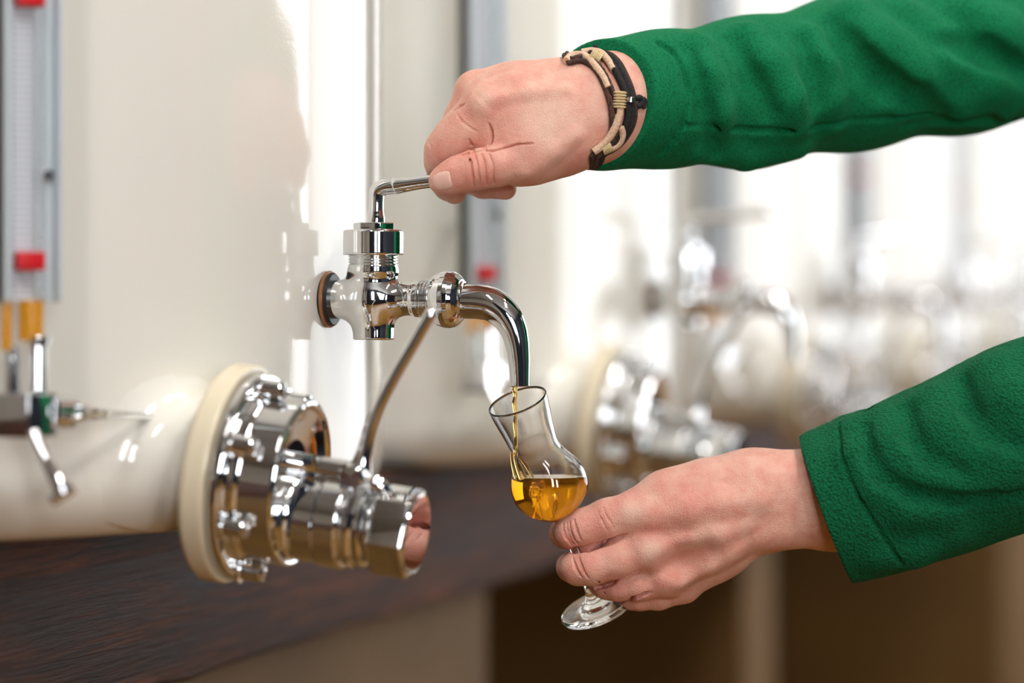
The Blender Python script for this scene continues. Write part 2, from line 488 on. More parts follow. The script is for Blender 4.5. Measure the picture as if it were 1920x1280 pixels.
for along, fixed, sgn, wins, em in (('y', XR, 1, WINR, DAY), ('x', YB, -1, WINF, DAY2)):
    for (w0, w1, z0, z1) in wins:
        wn += 1; bm = bmesh.new()
        def fb(u0, u1, a, b, t=.06, off=.08):
            f = fixed+sgn*off
            if along == 'y': bm_box(bm, (f, (u0+u1)/2, (a+b)/2), (t, u1-u0, b-a))
            else: bm_box(bm, ((u0+u1)/2, f, (a+b)/2), (u1-u0, t, b-a))
        fb(w0, w1, z0, z0+.05); fb(w0, w1, z1-.05, z1); fb(w0, w0+.03, z0, z1); fb(w1-.03, w1, z0, z1)
        nm = 0
        for i in range(nm):
            u = w0+(w1-w0)*(i+1)/(nm+1); fb(u-.015, u+.015, z0+.05, z1-.05)
        o = structure('window_%d' % wn, bm, FRAME_W)
        bm = bmesh.new()
        if along == 'y': bm_box(bm, (fixed+sgn*.12, (w0+w1)/2, (z0+z1)/2), (.01, w1-w0-.06, z1-z0-.06))
        else: bm_box(bm, ((w0+w1)/2, fixed+sgn*.12, (z0+z1)/2), (w1-w0-.06, .01, z1-z0-.06))
        part('pane', bm, DAY3 if wn == 2 else em, o, smooth=False)
LAMP = emit('lamp_diffuser', (1,.97,.93,1), 62)
HOUS = plain('lamp_housing', srgb(210,210,206), .4)
li = 0
for (x, y) in ((1.2,.4),(1.2,2.3),(-.3,.2)):
    e = empty('ceiling_light', (x, y, HC-.06), label=['white tube ceiling light above the camera side','white tube ceiling light above the person in green','white tube ceiling light nearest the tank row'][li], cat='ceiling light', group='tube lights on the ceiling'); li += 1
    part('housing', box((0,0,.03), (.16,1.3,.06), .004), HOUS, e)
    part('diffuser', box((0,0,-.005), (.12,1.24,.012)), LAMP, e, smooth=False)

# ------------------------------------------------------------------ beam and supports
u = Vector((math.sin(AZ), math.cos(AZ), 0)); nrm = Vector((math.cos(AZ), -math.sin(AZ), 0))   # nrm: outward, to the right
B0 = Vector((-.836, 0, 0))
TOPH, BOTH = CH-.139, CH-.253
def along_beam(z, off=0.0, h=0.0):
    s_ = z/u.y
    return B0+u*s_+nrm*off+Vector((0,0,h))
ctr = along_beam(3.6, -.36, (TOPH+BOTH)/2)
bm = box((0,0,0), (8.6, .72, TOPH-BOTH), .004)
bmesh.ops.subdivide_edges(bm, edges=[e for e in bm.edges if e.calc_length() > 5], cuts=160)
for v_ in bm.verts:
    if v_.co.y < -.3:
        k = v_.co.x
        v_.co.z += (.0012*math.sin(k*9.1)+.0009*math.sin(k*31+1)+.0008*math.sin(k*67)) * (1 if v_.co.z < 0 else .4)
beam = from_bm('timber_beam', bm, TIMBER); beam.location = ctr; beam.rotation_euler = (0,0,math.atan2(u.y,u.x))
setp(beam, label='dark brown weathered timber beam carrying the row of cream tanks', cat='beam')
labs = ['wide ochre masonry pier under the beam at left, below the nearest valve','narrow ochre masonry pier under the beam, behind the lower green sleeve','ochre masonry pier under the far end of the beam']
for i, (z0, z1) in enumerate(((1.2,3.0),(4.12,4.28),(6.6,7.2))):
    a, b = along_beam(z0, -.06), along_beam(z1, -.06); L = (b-a).length
    o = from_bm('masonry_pier', box((0,0,0), (L, .5, BOTH-.003), .008), MASON)
    o.location = (a+b)/2-nrm*.25+Vector((0,0,(BOTH-.003)/2)); o.rotation_euler = (0,0,math.atan2(u.y,u.x))
    setp(o, label=labs[i], cat='pier', group='piers under the beam')

# ------------------------------------------------------------------ tank
TC = Vector((-.507, 2.151, TOPH)); TR = .42
ORD = ['first','second','third','fourth','fifth','sixth']
tank = empty('storage_tank', TC)
prof = [(0,0)]+[(.035-.035*math.cos(math.radians(a)), TR-.035+.035*math.sin(math.radians(a))) for a in range(0,91,6)]
prof += [(z, TR) for z in np.linspace(.08, 1.55, 10)] + [(1.60,TR-.01),(1.66,TR-.08),(1.70,TR-.2),(1.71,0)]
part('shell', lathe(prof, (0,0,0), (0,0,1), 256), PAINT, tank, angle=60)
TILT = math.radians(7.5)
VO = P(458, 890, 1.86)                               # centre of the painted flange face
VM = Matrix.Rotation(-AZ, 4, 'Z') @ Matrix.Rotation(TILT, 4, 'Y')
vx = VM @ Vector((1,0,0))
rel = VO-TC
fx = [(-.016,.0), (-.016,.058), (-.0145,.0625), (-.012,.064), (-.002,.064), (-.0005,.0632), (0,.0615), (0,0)]
part('flange', lathe(fx, rel, vx, 96), PAINT_F, tank, label='painted round outlet flange')
f = Field(rel+Vector((-.13,-.11,-.10)), rel+Vector((.04,.11,.10)), .0011)
f.cyl((0,0,.0007), (0,0,1.5), TR-.0007, .0, .035)
bk, ft_ = rel-vx*.15, rel-vx*.0145
f.cone(bk, ft_, .036, .036, .024); f.cone(rel-vx*.02, rel-vx*.012, .037, .052, .008)
f.plane(rel-vx*.013, vx)
sl_, g_ = f.crop(f.o, f.o+f.h*f.n)
f.V = np.maximum(f.V, f.seg(g_, rel-vx*.2, rel+vx*.1, .086, .086))
f.V = np.maximum(f.V, (TR-.012)-np.sqrt(g_[0]**2+g_[1]**2)+0*g_[2])
vv, qq = f.mesh(1, 3)
np_mesh('outlet_neck', vv, qq, PAINT, tank)

# ------------------------------------------------------------------ ball valve
valve = empty('ball_valve', VO, (0, TILT, -AZ))
X = (1,0,0); off = Vector((0,0,-.0185))
part('mounting_flange', lathe([(0,0),(0.0002,.0575),(.001,.0595),(.003,.0602),(.006,.0602),(.0078,.0592),(.0085,.057),(.0085,.0)], (0,0,0), X, 96), CHROME, valve)
part('valve_drum', lathe([(.006,.052),(.012,.0515),(.0135,.0500),(.015,.049),(.034,.0485),(.0356,.0478),(.0362,.0465),(.0358,.045),(.034,.043),(.031,.036),(.029,.025),(.0285,.0)], (0,0,0), X, 128), CHROME, valve)
for i in range(7):
    a = math.radians(360/7*i+2)
    c = Vector((0, .0545*math.cos(a), .0545*math.sin(a)))
    bt = part('bolt', lathe([(.007,0),(.008,.0078),(.0098,.0078),(.0102,.0055),(.011,.0055),(.0215,.0055),(.0235,.0048),(.024,.0036),(.0215,.003),(.0215,0)], c, X, 20), CHROME, valve)
body = [(.028,.0),(.028,.0262),(.036,.0262),(.0372,.0256),(.0382,.0250),(.0395,.0256),(.041,.0258),(.0525,.0254),(.0535,.0262),(.0545,.0270),(.067,.0268),(.0685,.0258),(.0692,.0240),(.0702,.0240),(.0715,.0252),(.0735,.0252),(.0745,.0238),(.0765,.0225),(.0785,.0236),(.0805,.0236),(.082,.0222),(.084,.0196),(.090,.019),(.090,0)]
part('valve_body', lathe(body, off, X, 96), CHROME, valve)
nut = hexprism(.0855, .1085, .0268, off, X, 6, math.radians(14), .002)
part('union_nut', nut, CHROME, valve, angle=30)
part('end_cap', lathe([(.1075,0.0232),(.1089,.0230),(.1092,.0226),(.1090,.0),], off, X, 64), CHROME, valve)
hz = Vector((0,-.004,.0115))
part('stem_housing', lathe([(.026,0),(.026,.0066),(.046,.0066),(.0467,.0056),(.0477,.0056),(.0485,.0066),(.0655,.0064),(.067,.005),(.067,0)], hz, X, 40), CHROME, valve)
bm = bmesh.new()
VMi = (Matrix.Translation(VO) @ VM).inverted()
def vl(px, py, z, r): q = VMi @ P(px, py, z); return (q.x, q.y, q.z, r)
lev = part('lever', tube([vl(674,893,1.837,.0075), vl(678,872,1.837,.0062), vl(684,845,1.836,.0046), vl(694,805,1.835,.0040), vl(712,758,1.834,.0037), vl(738,708,1.834,.0036), vl(775,645,1.834,.0036), vl(808,588,1.834,.0037)], n=8, seg=24, round_end=True), CHROME, valve)
part('lever_collar', lathe([(-.007,0),(-.0068,.0062),(-.005,.0078),(.006,.0078),(.008,.007),(.008,0)], (.070,-.010,.010), (0,1,0), 40), CHROME, lev)
bm = tube([vl(700,905,1.834,.0052), vl(716,915,1.834,.005), vl(728,935,1.836,.0045), vl(732,955,1.838,.0035)], n=6, seg=16, round_end=True)
part('lever_stop', bm, CHROME, lev)

# ------------------------------------------------------------------ tap
TO = P(615, 561, 2.0)
tap = empty('chrome_tap', TO, (0, 0, -AZ))
TM = Matrix.Translation(TO) @ Matrix.Rotation(-AZ, 4, 'Z'); TMi = TM.inverted()
def tl(px, py, r, dz=0.0):
    """tap-local point at pixel, on the tap's own vertical plane"""
    # depth along the tap axis plane: z = 2.0 - X*sin(AZ)
    z = 2.0
    for _ in range(6):
        q = P(px, py, z+dz); z = 2.0-((q-TO).x)*math.tan(AZ)
    q = TMi @ P(px, py, z+dz); return (q.x, q.y, q.z, r)
part('wall_gasket', lathe([(-.004,0),(-.004,.0155),(0,.0168),(.0035,.0168),(.0045,.0158),(.0046,.013),(.0046,0)], (0,0,0), X, 64), BLACKR, tap)
part('copper_ring', lathe([(-.0005,.0155),(0,.0176),(.0016,.0178),(.0022,.0170),(.0022,.0150)], (0,0,0), X, 64), COPPER, tap, label='tarnished copper ring')
f = Field((.002,-.022,-.030), (.068,.022,.026), .00045)
f.cyl((.030,0,-.0252), (.030,0,.020), .0128, .001, .0012)
f.cyl((.0035,0,0), (.030,0,0), .0120, .012, .0008)
f.cone((.030,0,.000), (.052,0,0), .0128, .0082, .010)
f.cone((.048,0,0), (.060,0,0), .0082, .0100, .006)
f.cyl((.030,0,.0165), (.030,0,.0215), .0150, .007, .0012)
f.cyl((.0575,0,0), (.0625,0,0), .0105, .003, .0006)
vv, qq = f.mesh(2, 3)
np_mesh('tap_body', vv, qq, CHROME, tap, normals=f.grad(vv))
def threads(t0, t1, r, pitch, o, d, depth=.0009):
    pr = [(t0, r-depth-.002)]; n = int((t1-t0)/pitch)
    for i in range(n):
        a = t0+i*pitch; pr += [(a+.1*pitch, r-depth), (a+.45*pitch, r), (a+.6*pitch, r), (a+.95*pitch, r-depth)]
    pr.append((t1, r-depth-.002)); return lathe(pr, o, d, 64)
part('bonnet_thread', threads(.0205,.0295,.0158,.0018,(.030,0,0),(0,0,1)), CHROME_F, tap)
part('bonnet_nut', lathe([(.0275,0),(.0275,.0184),(.028,.0189),(.0288,.0190),(.0418,.0190),(.0426,.0187),(.0432,.0180),(.0433,0)], (.030,0,0), (0,0,1), 96), CHROME, tap)
part('stem_collar', hexprism(.0430,.0478,.0128,(.030,0,0),(0,0,1),6,math.radians(8),.0006), CHROME, tap, angle=30)
hd = part('handle', tube([tl(704,418,.0062), tl(705,408,.0056), tl(705.5,392,.0047), tl(706,372,.0047), tl(708,358,.0050), tl(720,351,.0050), tl(741,348.5,.0047)], n=8, seg=32), CHROME, tap)
part('handle_grip', tube([tl(739.5,348.7,.0044), tl(742,348.2,.0052), tl(760,345.5,.0048), tl(800,340,.0043), tl(870,333,.0040), tl(905,329,.0040)], n=6, seg=32, round_end=True), CHROME, hd)
part('outlet_thread', threads(.0600,.0690,.0118,.0021,(0,0,0),X,.0010), CHROME_F, tap)
part('union_nut', lathe([(.0675,0),(.0675,.0112),(.0685,.0135),(.070,.0150),(.0725,.0164),(.0765,.0176),(.0795,.0178),(.0825,.0172),(.0850,.0158),(.0866,.0142),(.0874,.0132),(.0880,.0122),(.0882,0)], (0,0,0), X, 64), CHROME, tap)
sp = [tl(862,565,.0104), tl(874,565,.0107), tl(900,566,.0107), tl(924,572,.0104), tl(946,589,.0097), tl(961,613,.0087), tl(969,641,.0077), tl(973,674,.0068), tl(974,700,.0063), tl(974.5,723,.0061)]
q = catmull(sp, 8); last = q[-1]
inner = [np.array((last[0], last[1], last[2]-.0001, .0055)), np.array((last[0],last[1],last[2]+.0003,.0048)), np.array((last[0],last[1],last[2]+.012,.0046))]
bm = tube([tuple(p) for p in q], sub=False, seg=40, cap1=False)
bm_lathe(bm, [(0,.0061),(-.0004,.0056),(0.0003,.0049),(.012,.0047),(.0121,0)], last[:3], (0,0,1), 40)
bmesh.ops.remove_doubles(bm, verts=bm.verts[:], dist=.00005)
part('spout', bm, CHROME, tap)
part('spout_ferrule', lathe([(.0865,.0095),(.0868,.0112),(.0880,.0116),(.0893,.0112),(.0896,.0102)], (0,0,0), X, 48), CHROME, tap)

# ------------------------------------------------------------------ level gauge
ALU = plain('gauge_aluminium', srgb(206,216,222), .45)
SCALE = NT('gauge_scale'); tt_ = SCALE
wv = tt_.add('ShaderNodeTexWave', wave_type='BANDS', bands_direction='Z'); tt_.l.new(tt_.coord(), wv.inputs['Vector']); wv.inputs['Scale'].default_value = 90
tt_.l.new(tt_.ramp(wv.outputs['Fac'], [(.0, srgb(120,124,132)), (.12, srgb(206,210,218))]), tt_.b.inputs['Base Color']); SCALE = tt_.m
RED = plain('red_marker', srgb(205,22,34), .4)
YEL = NT('amber_gauge_liquid'); YEL.set(YEL.b, Base_Color=srgb(236,168,40), Roughness=.1, Transmission_Weight=.35, IOR=1.35); YEL = YEL.m
DARK = plain('shadow_gap', srgb(30,24,24), .6)
GO = P(58, 566, 1.735)
g = empty('level_gauge', GO, (0,0,math.radians(30)))
part('back_plate', box((0,.004,.43), (.032,.002,.86), .0005), ALU, g)
rl = part('left_rail', box((-.0155,0,.43), (.003,.012,.86), .0006), ALU, g); part('right_rail', box((.0155,0,.43), (.003,.009,.86), .0006), ALU, g)
part('shadow_strip', box((-.0190,.004,.43), (.004,.008,.86)), DARK, g, label='dark strip for the edge shadow')  # dark strip standing in for the shadow gap beside the left rail
part('scale_strip', box((-.004,.0022,.43), (.011,.0012,.86)), SCALE, g)
part('sight_glass', lathe([(.0,.0026),(.86,.0026)], (.0045,-.001,0), (0,0,1), 20), GLASS, g)
for z in (.0222, .165):
    part('level_marker', box((-.002,-.003,z), (.016,.007,.010), .0008), RED, g, label='red marker')
part('plate_screw', lathe(cyl_prof(0,.003,.0035), (.010,.003,.069), (0,-1,0), 20), CHROME_F, g)
bm = lathe([(-.021,0),(-.021,.0068),(.001,.0068),(.001,0)], (.000,0,0), (0,0,1), 24)
part('lower_tube', bm, YEL, g, label='tube filled with amber liquid')
part('vent_tube', lathe([(-.026,0),(-.026,.003),(.001,.003),(.001,0)], (-.014,0,0), (0,0,1), 20), YEL, g)
part('tube_fitting', lathe([(-.050,0),(-.050,.0052),(-.024,.0048),(-.023,.0068),(-.019,.0068),(-.018,.004),(-.018,0)], (.003,-.002,0), (0,0,1), 28), CHROME, g)
part('vent_fitting', lathe([(-.052,0),(-.052,.0045),(-.03,.0045),(-.024,.003),(-.024,0)], (-.011,0,0), (0,0,1), 24), CHROME, g)
blk = part('valve_block', box((-.003,0,-.061), (.024,.024,.024), .001, math.radians(28)), CHROME_F, g)
TMg = (Matrix.Translation(GO) @ Matrix.Rotation(math.radians(30),4,'Z')).inverted()
def gl(px, py, z, r=None): q = TMg @ P(px, py, z); return (q.x,q.y,q.z) if r is None else (q.x,q.y,q.z,r)
a = Vector(gl(90,770,1.737)); b = Vector(gl(290,781,1.852)); dd = (b-a)
part('shutoff_cock', lathe([(0,0),(0,.008),(.012,.0095),(.020,.0098),(.024,.008),(.028,.0045),(.034,.0055),(.037,.0055),(.040,.003),(.050,.0042),(.053,.0042),(.056,.0028),(.062,.0035),(.066,.0028),(dd.length,.0022),(dd.length,0)], a, dd, 28), CHROME, g)
cl = part('drain_lever', tube([gl(62,812,1.72,.0035), gl(80,850,1.715,.0034), gl(110,905,1.71,.0042), gl(118,922,1.71,.0046)], n=4, seg=18), CHROME, g)
part('lever_tip', tube([gl(95,940,1.71,.0034), gl(139,912,1.71,.0034)], sub=False, seg=16), CHROME, cl)
for z in (.06, .42, .80):
    part('standoff', tube([(0,.006,z,.003),(0,.075,z,.003)], sub=False, seg=12), CHROME_F, g)

side = ['nearest the camera','right behind the first one','third along the row','fourth along the row','fifth along the row','last along the row']
tank_l = ['cream gloss storage tank nearest the camera, with the tap being opened', 'cream gloss storage tank right behind the nearest one', 'blurred cream storage tank, third along the beam', 'blurred cream storage tank, fourth along the beam', 'blurred cream storage tank, fifth along the beam at the right edge', 'blurred cream storage tank at the far end of the beam']
tap_l = ['sharp chrome tap pouring spirit, its handle held by a hand', 'blurred chrome tap on the second tank, right of the pouring tap', 'blurred chrome tap on the third tank', 'blurred chrome tap on the fourth tank', 'blurred chrome tap on the fifth tank', 'blurred chrome tap on the farthest tank']
val_l = ['large chrome ball valve with long lever on the nearest tank flange', 'blurred chrome ball valve on the second tank, behind the glass', 'blurred chrome ball valve on the third tank', 'blurred chrome ball valve on the fourth tank', 'blurred chrome ball valve on the fifth tank', 'blurred chrome ball valve on the farthest tank']
gau_l = ['blurred level gauge with red marker and amber tube at left edge of the photo', 'slim level gauge with red marker on the second tank, beside the tap spout', 'blurred level gauge on the third tank', 'blurred level gauge on the fourth tank', 'blurred level gauge on the fifth tank', 'blurred level gauge on the farthest tank']
for root, labs, cat, grp in ((tank, tank_l, 'tank', 'cream tanks in a row on the beam'), (tap, tap_l, 'tap', 'chrome taps on the tanks'), (valve, val_l, 'valve', 'ball valves on the tank outlets'), (g, gau_l, 'gauge', 'level gauges on the tanks')):
    for k in range(6):
        o = root if k == 0 else copy_tree(root)
        if k: o.location = root.location+PITCH*k
        setp(o, label=labs[k], cat=cat, group=grp)
        if k in (2, 4) and cat == 'tap':
            for ch in o.children:
                if ch.name.startswith('handle'): 
                    pv = Vector((.030,0,0)); a = math.radians(60 if k == 2 else -35)
                    R_ = Matrix.Rotation(a, 4, 'Z'); ch.location = pv-R_@pv; ch.rotation_euler = (0,0,a)

# ------------------------------------------------------------------ glass
ZR = 1.966
rim = P(970, 752, ZR); foot = P(1122, 1149, ZR+.0505)
axis = (rim-foot); L = axis.length; axis.normalize()
gz = axis; gxv = Vector((0,1,0)).cross(gz).normalized(); gy = gz.cross(gxv)
GM = Matrix.Translation(foot) @ Matrix((gxv, gy, gz)).transposed().to_4x4()
glass = empty('tasting_glass', foot, GM.to_euler(), label='tulip-shaped stemmed tasting glass tilted under the tap, held by lower hand', cat='glass')
S = 1/3000.0
outer = [(0,56.5),(12,55.5),(30,53.2),(60,48.5),(85,45.2),(97,44.6),(108,46),(120,50),(134,57),(150,65.5),(166,71),(180,72.5),(194,71),(208,65),(222,54),(234,40),(243,27),(249,19),(255,14.5),(262,15.5),(268,14),(275,10),(290,8.2),(330,7.6),(380,7.8),(405,9.0),(420,12.5),(430,19),(437,32),(441,48),(444,62),(446.5,68.5),(448.5,70.5),(451,70),(452,66),(450.5,40),(449,15),(448.7,0)]
inner_ = [(0,53.2),(12,52.3),(30,49.9),(60,45.1),(85,42.2),(97,41.6),(108,43),(120,47),(134,54),(150,62.5),(166,68),(180,69.4),(194,67.6),(206,61.8),(218,51.5),(228,38),(235,23),(238,10),(238.8,0)]
def dens(p, n=4):
    q = catmull([(a,b,0) for a,b in p], n); return [(x[0], max(x[1],0)) for x in q]
pr = [(L-t*S, r*S) for t, r in dens(inner_)[::-1]]
pr[0] = (pr[0][0], 0)
po = [(L-t*S, r*S) for t, r in dens(outer, 4)]; po[-1] = (po[-1][0], 0)
rimp = [(L+.0003, 54.2*S), (L+.00055, 55.2*S), (L+.0003, 56.1*S)]
bowl_cut = len([1 for t, r in po if t > L-262*S])
full = pr+rimp+po
part('glass_body', lathe(full, (0,0,0), (0,0,1), 128), GLASS, glass, angle=80)
# liquid: inner bowl, cut by a level plane
bm = lathe([(L-t*S, (r+.5)*S if r > 0 else 0) for t, r in [(x[0]+.4 if x[0] > 225 else x[0], x[1]) for x in dens(inner_)[::-1]]]+[(L-.001,0)], (0,0,0), (0,0,1), 128)
bmesh.ops.transform(bm, matrix=GM, verts=bm.verts[:])
lvl = P(1036, 893, 1.985)
geom = bm.verts[:]+bm.edges[:]+bm.faces[:]
r_ = bmesh.ops.bisect_plane(bm, geom=geom, plane_co=lvl, plane_no=(0,0,1), clear_outer=True)
eds = [x for x in r_['geom_cut'] if isinstance(x, bmesh.types.BMEdge)]
bmesh.ops.holes_fill(bm, edges=eds)
bmesh.ops.transform(bm, matrix=Matrix.Translation(-lvl), verts=bm.verts[:])
liq = from_bm('poured_spirit', bm, AMBER); liq.location = lvl
setp(liq, label='bright amber spirit filling the lower bowl of the tasting glass', cat='liquid')
# stream
zs = TM @ Vector(tl(970, 722, 0)[:3]); zst = zs.y
pts = []
path = [(966,716,3.6),(965,728,5.2),(966.5,742,4.2),(965,758,5.0),(967,775,3.6),(966,795,4.3),(967.5,815,3.4),(967,835,3.9),(966,852,4.2),(969,868,5.0),(975,884,6.5),(981,897,8.0)]
for i, (px, py, r) in enumerate(path):
    w = P(px, py, zst+.0004*math.sin(i*1.7)); pts.append((w.x,w.y,w.z,r*S))
bm = tube(pts, n=8, seg=18)
for q in ([(958,846,1.5),(961,868,3.2),(966,888,4.5),(971,899,5)], [(967,850,2),(978,862,3.2),(990,880,3.6),(999,896,3.2)]):
    bm_tube(bm, [(*P(a, b, zst+.004), r*S) for a, b, r in q], n=6, seg=12)
o0 = P(966, 790, zst)
bmesh.ops.transform(bm, matrix=Matrix.Translation(-o0), verts=bm.verts[:])
stream = from_bm('liquid_stream', bm, PALE); stream.location = o0
setp(stream, label='thin golden stream running from the spout into the tasting glass', cat='liquid')
#%%PERSON
exec_person = True
# ------------------------------------------------------------------ person
person = empty('person', (.72, 2.24, 0), label='person in a green fleece opening the tap and tilting a glass under it', cat='person')
PO = np.array((.72, 2.24, 0.0))
tone_pts = []
# ---- upper (right) hand: grips the lever, thumb towards the camera
ZU = 1.975
def U(px, py, d, r): return (ptn(px, py, d, ZU), r*S)
fu = Field(np.array(P(785,420,ZU-.055))-(0.0,0,0), np.array(P(1330,70,ZU+.13))+(0.0,.0,.01), .00065)
fu.chain([U(1330,185,60,66), U(1240,190,36,68), U(1150,178,16,66)], .01)
fu.chain([U(1330,200,60,60), U(1240,205,36,60), U(1145,224,14,62)], .01)
# metacarpals
fu.chain([U(1150,190,10,70), U(1060,188,6,55), U(975,188,3,46), U(915,196,2,42)], .02)
fu.chain([U(1150,178,18,66), U(1040,178,20,50), U(960,172,22,42), U(895,169,24,34)], .016)
fu.chain([U(1145,190,28,60), U(1040,192,38,48), U(900,190,42,34)], .016)
fu.chain([U(1140,215,34,55), U(1040,225,50,44), U(915,222,60,30)], .014)
fu.chain([U(1130,225,8,66), U(1050,238,4,62), U(985,250,4,50), U(940,262,6,34)], .02)   # palm side
# index finger
fu.chain([U(908,206,2,42), U(876,242,4,39), U(850,266,7,36), U(832,283,10,33)], .009)
fu.chain([U(832,283,10,33), U(829,306,14,30), U(834,330,19,26), U(850,350,24,24)], .005)
# first web bulge between index and thumb
fu.chain([U(897,246,-1,30), U(912,262,-3,24)], .006)
fu.chain([U(935,225,-2,38), U(985,245,-4,38), U(1035,262,-4,40)], .012)
# middle finger
fu.chain([U(888,172,24,35), U(868,225,27,33), U(848,262,30,31)], .006)
fu.chain([U(848,262,30,30), U(836,310,30,27), U(838,348,24,24), U(852,360,16,22.5)], .004)
# ring and little finger, curled to the palm
fu.chain([U(890,190,42,32), U(868,250,44,29), U(858,290,46,28)], .005)
fu.chain([U(848,290,46,27), U(862,335,46,24), U(905,350,38,21), U(948,354,30,20.5)], .003)
fu.chain([U(905,222,60,28), U(875,280,62,26), U(885,325,60,22), U(935,335,50,20)], .003)
# thumb
fu.chain([U(1100,235,2,60), U(1050,264,-3,52), U(990,292,-8,45), U(965,302,-10,41)], .013)
fu.chain([U(985,296,-11,42), U(930,311,-17,38.5), U(893,318,-18,38), U(860,327,-16,35), U(843,334,-15,31.5), U(830,339,-14,26)], .0016)
# creases
G_ = fu.groove
fu.slit([(865,291,.6),(885,285,1),(905,281,1.2),(925,282,1.1),(945,276,.9),(970,270,.6),(1000,269,.2)], .00055, .004, .8)
fu.slit([(908,281,1.2),(917,272,1.1),(922,258,1),(921,243,.7),(917,232,.2)], .0006, .0035)
fu.slit([(886,284,1.1),(884,272,.7),(880,262,.2)], .0006, .003)
fu.slit([(850,207,.5),(859,200,1),(873,194,.3)], .0006, .003)
G_([(856,213,.4),(866,228,.7),(882,240,.6),(895,247,.3)], .0007, .0012)
for (x0,y0,x1,y1,x2,y2,w) in ((879,288,884,322,888,352,1),(889,287,896,318,900,350,.6),(902,287,909,318,912,348,1),(917,290,925,318,926,344,.5)):
    fu.slit([(x0,y0,.3),(x1-(2),(y0+y1)/2,w),(x1,y1,w),(x2-1,(y1+y2)/2,w),(x2,y2,.3)], .00035, .0009, 2.0)
G_([(802,262,.4),(808,275,.8),(807,288,.3)], .0006, .001)
# tendon / knuckle relief
fu.ridge([(906,190,.9),(912,184,.8)], .0085, .008, .72)
fu.ridge([(930,185,.5),(990,172,.6),(1060,168,.4)], .005, .006, .93)
fu.ridge([(988,325,.6),(1040,285,.9),(1080,255,.6)], .005, .006, .85)
# nail bed of the thumb
vU, qU = fu.mesh(1, 1)
tone_pts += [(fu.hit(908,186), .006, 1), (fu.hit(905,320), .010, 0), (fu.hit(845,295), .010, 0), (fu.hit(940,200), .014, 0), (fu.hit(820,285), .008, 0), (fu.hit(985,275), .012, 0), (fu.hit(1030,230), .02, 1), (fu.hit(1080,300), .012, 0), (fu.hit(870,345), .01, 0)]

# ---- lower (left) hand: back of the hand to the camera, stem between fingers
ZL = 1.985
def D(px, py, d, r): return (ptn(px, py, d, ZL), r*S)
fl = Field(np.array(P(1015,1165,ZL-.035)), np.array(P(1640,810,ZL+.085)), .00065)
fl.chain([D(1700,895,12,72), D(1540,912,10,66), D(1455,914,8,62), D(1400,915,5,58)], .012)
fl.chain([D(1700,930,14,74), D(1560,957,12,68), D(1460,962,10,60), D(1410,968,8,56)], .012)
fl.chain([D(1405,912,5,56), D(1320,920,3,50), D(1250,935,1,45), D(1195,962,-2,40)], .014)
fl.chain([D(1410,930,6,56), D(1320,970,1,50), D(1215,1030,-3,38)], .016)
fl.chain([D(1410,960,8,54), D(1330,1010,4,48), D(1252,1082,3,33)], .014)
fl.chain([D(1420,975,12,50), D(1350,1035,12,42), D(1282,1098,14,30)], .012)
fl.chain([D(1400,930,16,54), D(1250,980,20,46)], .02)
fl.chain([D(1260,1000,16,44), D(1260,1050,18,38)], .016)
# index
fl.chain([D(1195,960,-2,40), D(1140,975,-4,37.5), D(1092,990,-4,33), D(1070,997,-2,29.5)], .006)
fl.chain([D(1070,997,-2,29.5), D(1057,1000,10,26), D(1060,1003,24,25), D(1085,1005,36,24), D(1120,1000,42,22)], .003)
# middle
fl.chain([D(1215,1030,-3,38), D(1160,1049,-6,34), D(1108,1062,-6,33.5), D(1084,1065,-3,31)], .004)
fl.chain([D(1084,1065,-3,31), D(1071,1063,10,26.5), D(1074,1062,24,24), D(1100,1055,36,23), D(1130,1048,42,21)], .003)
# ring
fl.chain([D(1252,1085,3,33), D(1200,1096,2,29), D(1158,1098,4,27), D(1138,1098,8,24.5)], .0035)
fl.chain([D(1138,1098,8,24.5), D(1128,1096,18,22), D(1140,1092,32,20)], .003)
# little
fl.chain([D(1282,1100,14,30), D(1235,1117,14,25), D(1200,1120,16,23), D(1182,1121,20,20.5)], .0035)
fl.chain([D(1182,1121,20,20.5), D(1175,1112,30,18), D(1185,1105,40,17)], .003)
# thumb behind
fl.chain([D(1400,905,16,48), D(1310,918,28,46), D(1240,942,36,36), D(1190,962,44,30), D(1140,975,50,27)], .010)
G_ = fl.groove
fl.slit([(1178,999,.4),(1162,1007,1.2),(1145,1014,1.4),(1122,1022,1.4),(1103,1029,1.5),(1080,1031,1.5),(1060,1031,1.2),(1045,1031,1)], .0008, .0065)
fl.slit([(1202,1066,.4),(1188,1075,1.1),(1168,1085,1.2),(1143,1095,1.2),(1115,1101,1.1),(1100,1103,1)], .0007, .005)
fl.slit([(1228,1107,.4),(1210,1113,1),(1188,1121,1.1),(1160,1129,1)], .0006, .004)
for q in (((1056,982),(1059,1005),(1072,1022)), ((1068,978),(1070,1000),(1083,1020)), ((1076,974),(1080,992),(1088,1012)),((1063,980),(1064,1002),(1078,1022)),
          ((1074,1046),(1078,1062),(1090,1082)), ((1085,1044),(1090,1062),(1103,1084)),
          ((1122,1090),(1128,1100),(1134,1112))):
    fl.slit([(a,b,w) for (a,b),w in zip(q,(.3,1,.4))], .00036, .0007, 2.2)
for q in (((1130,950),(1140,972),(1152,990)), ((1140,945),(1150,968),(1158,985)), ((1120,955),(1130,978),(1140,996))):
    G_([(a,b,w) for (a,b),w in zip(q,(.3,1,.3))], .0005, .0008)
G_([(1215,868,.2),(1192,890,1),(1176,912,.8)], .0009, .002)
fl.ridge([(1180,958,.8),(1198,962,1)], .0105, .008, .80)
fl.ridge([(1212,1028,.9),(1230,1035,.7)], .0095, .008, .80)
fl.ridge([(1248,1085,1),(1262,1082,.8)], .0085, .008, .75)
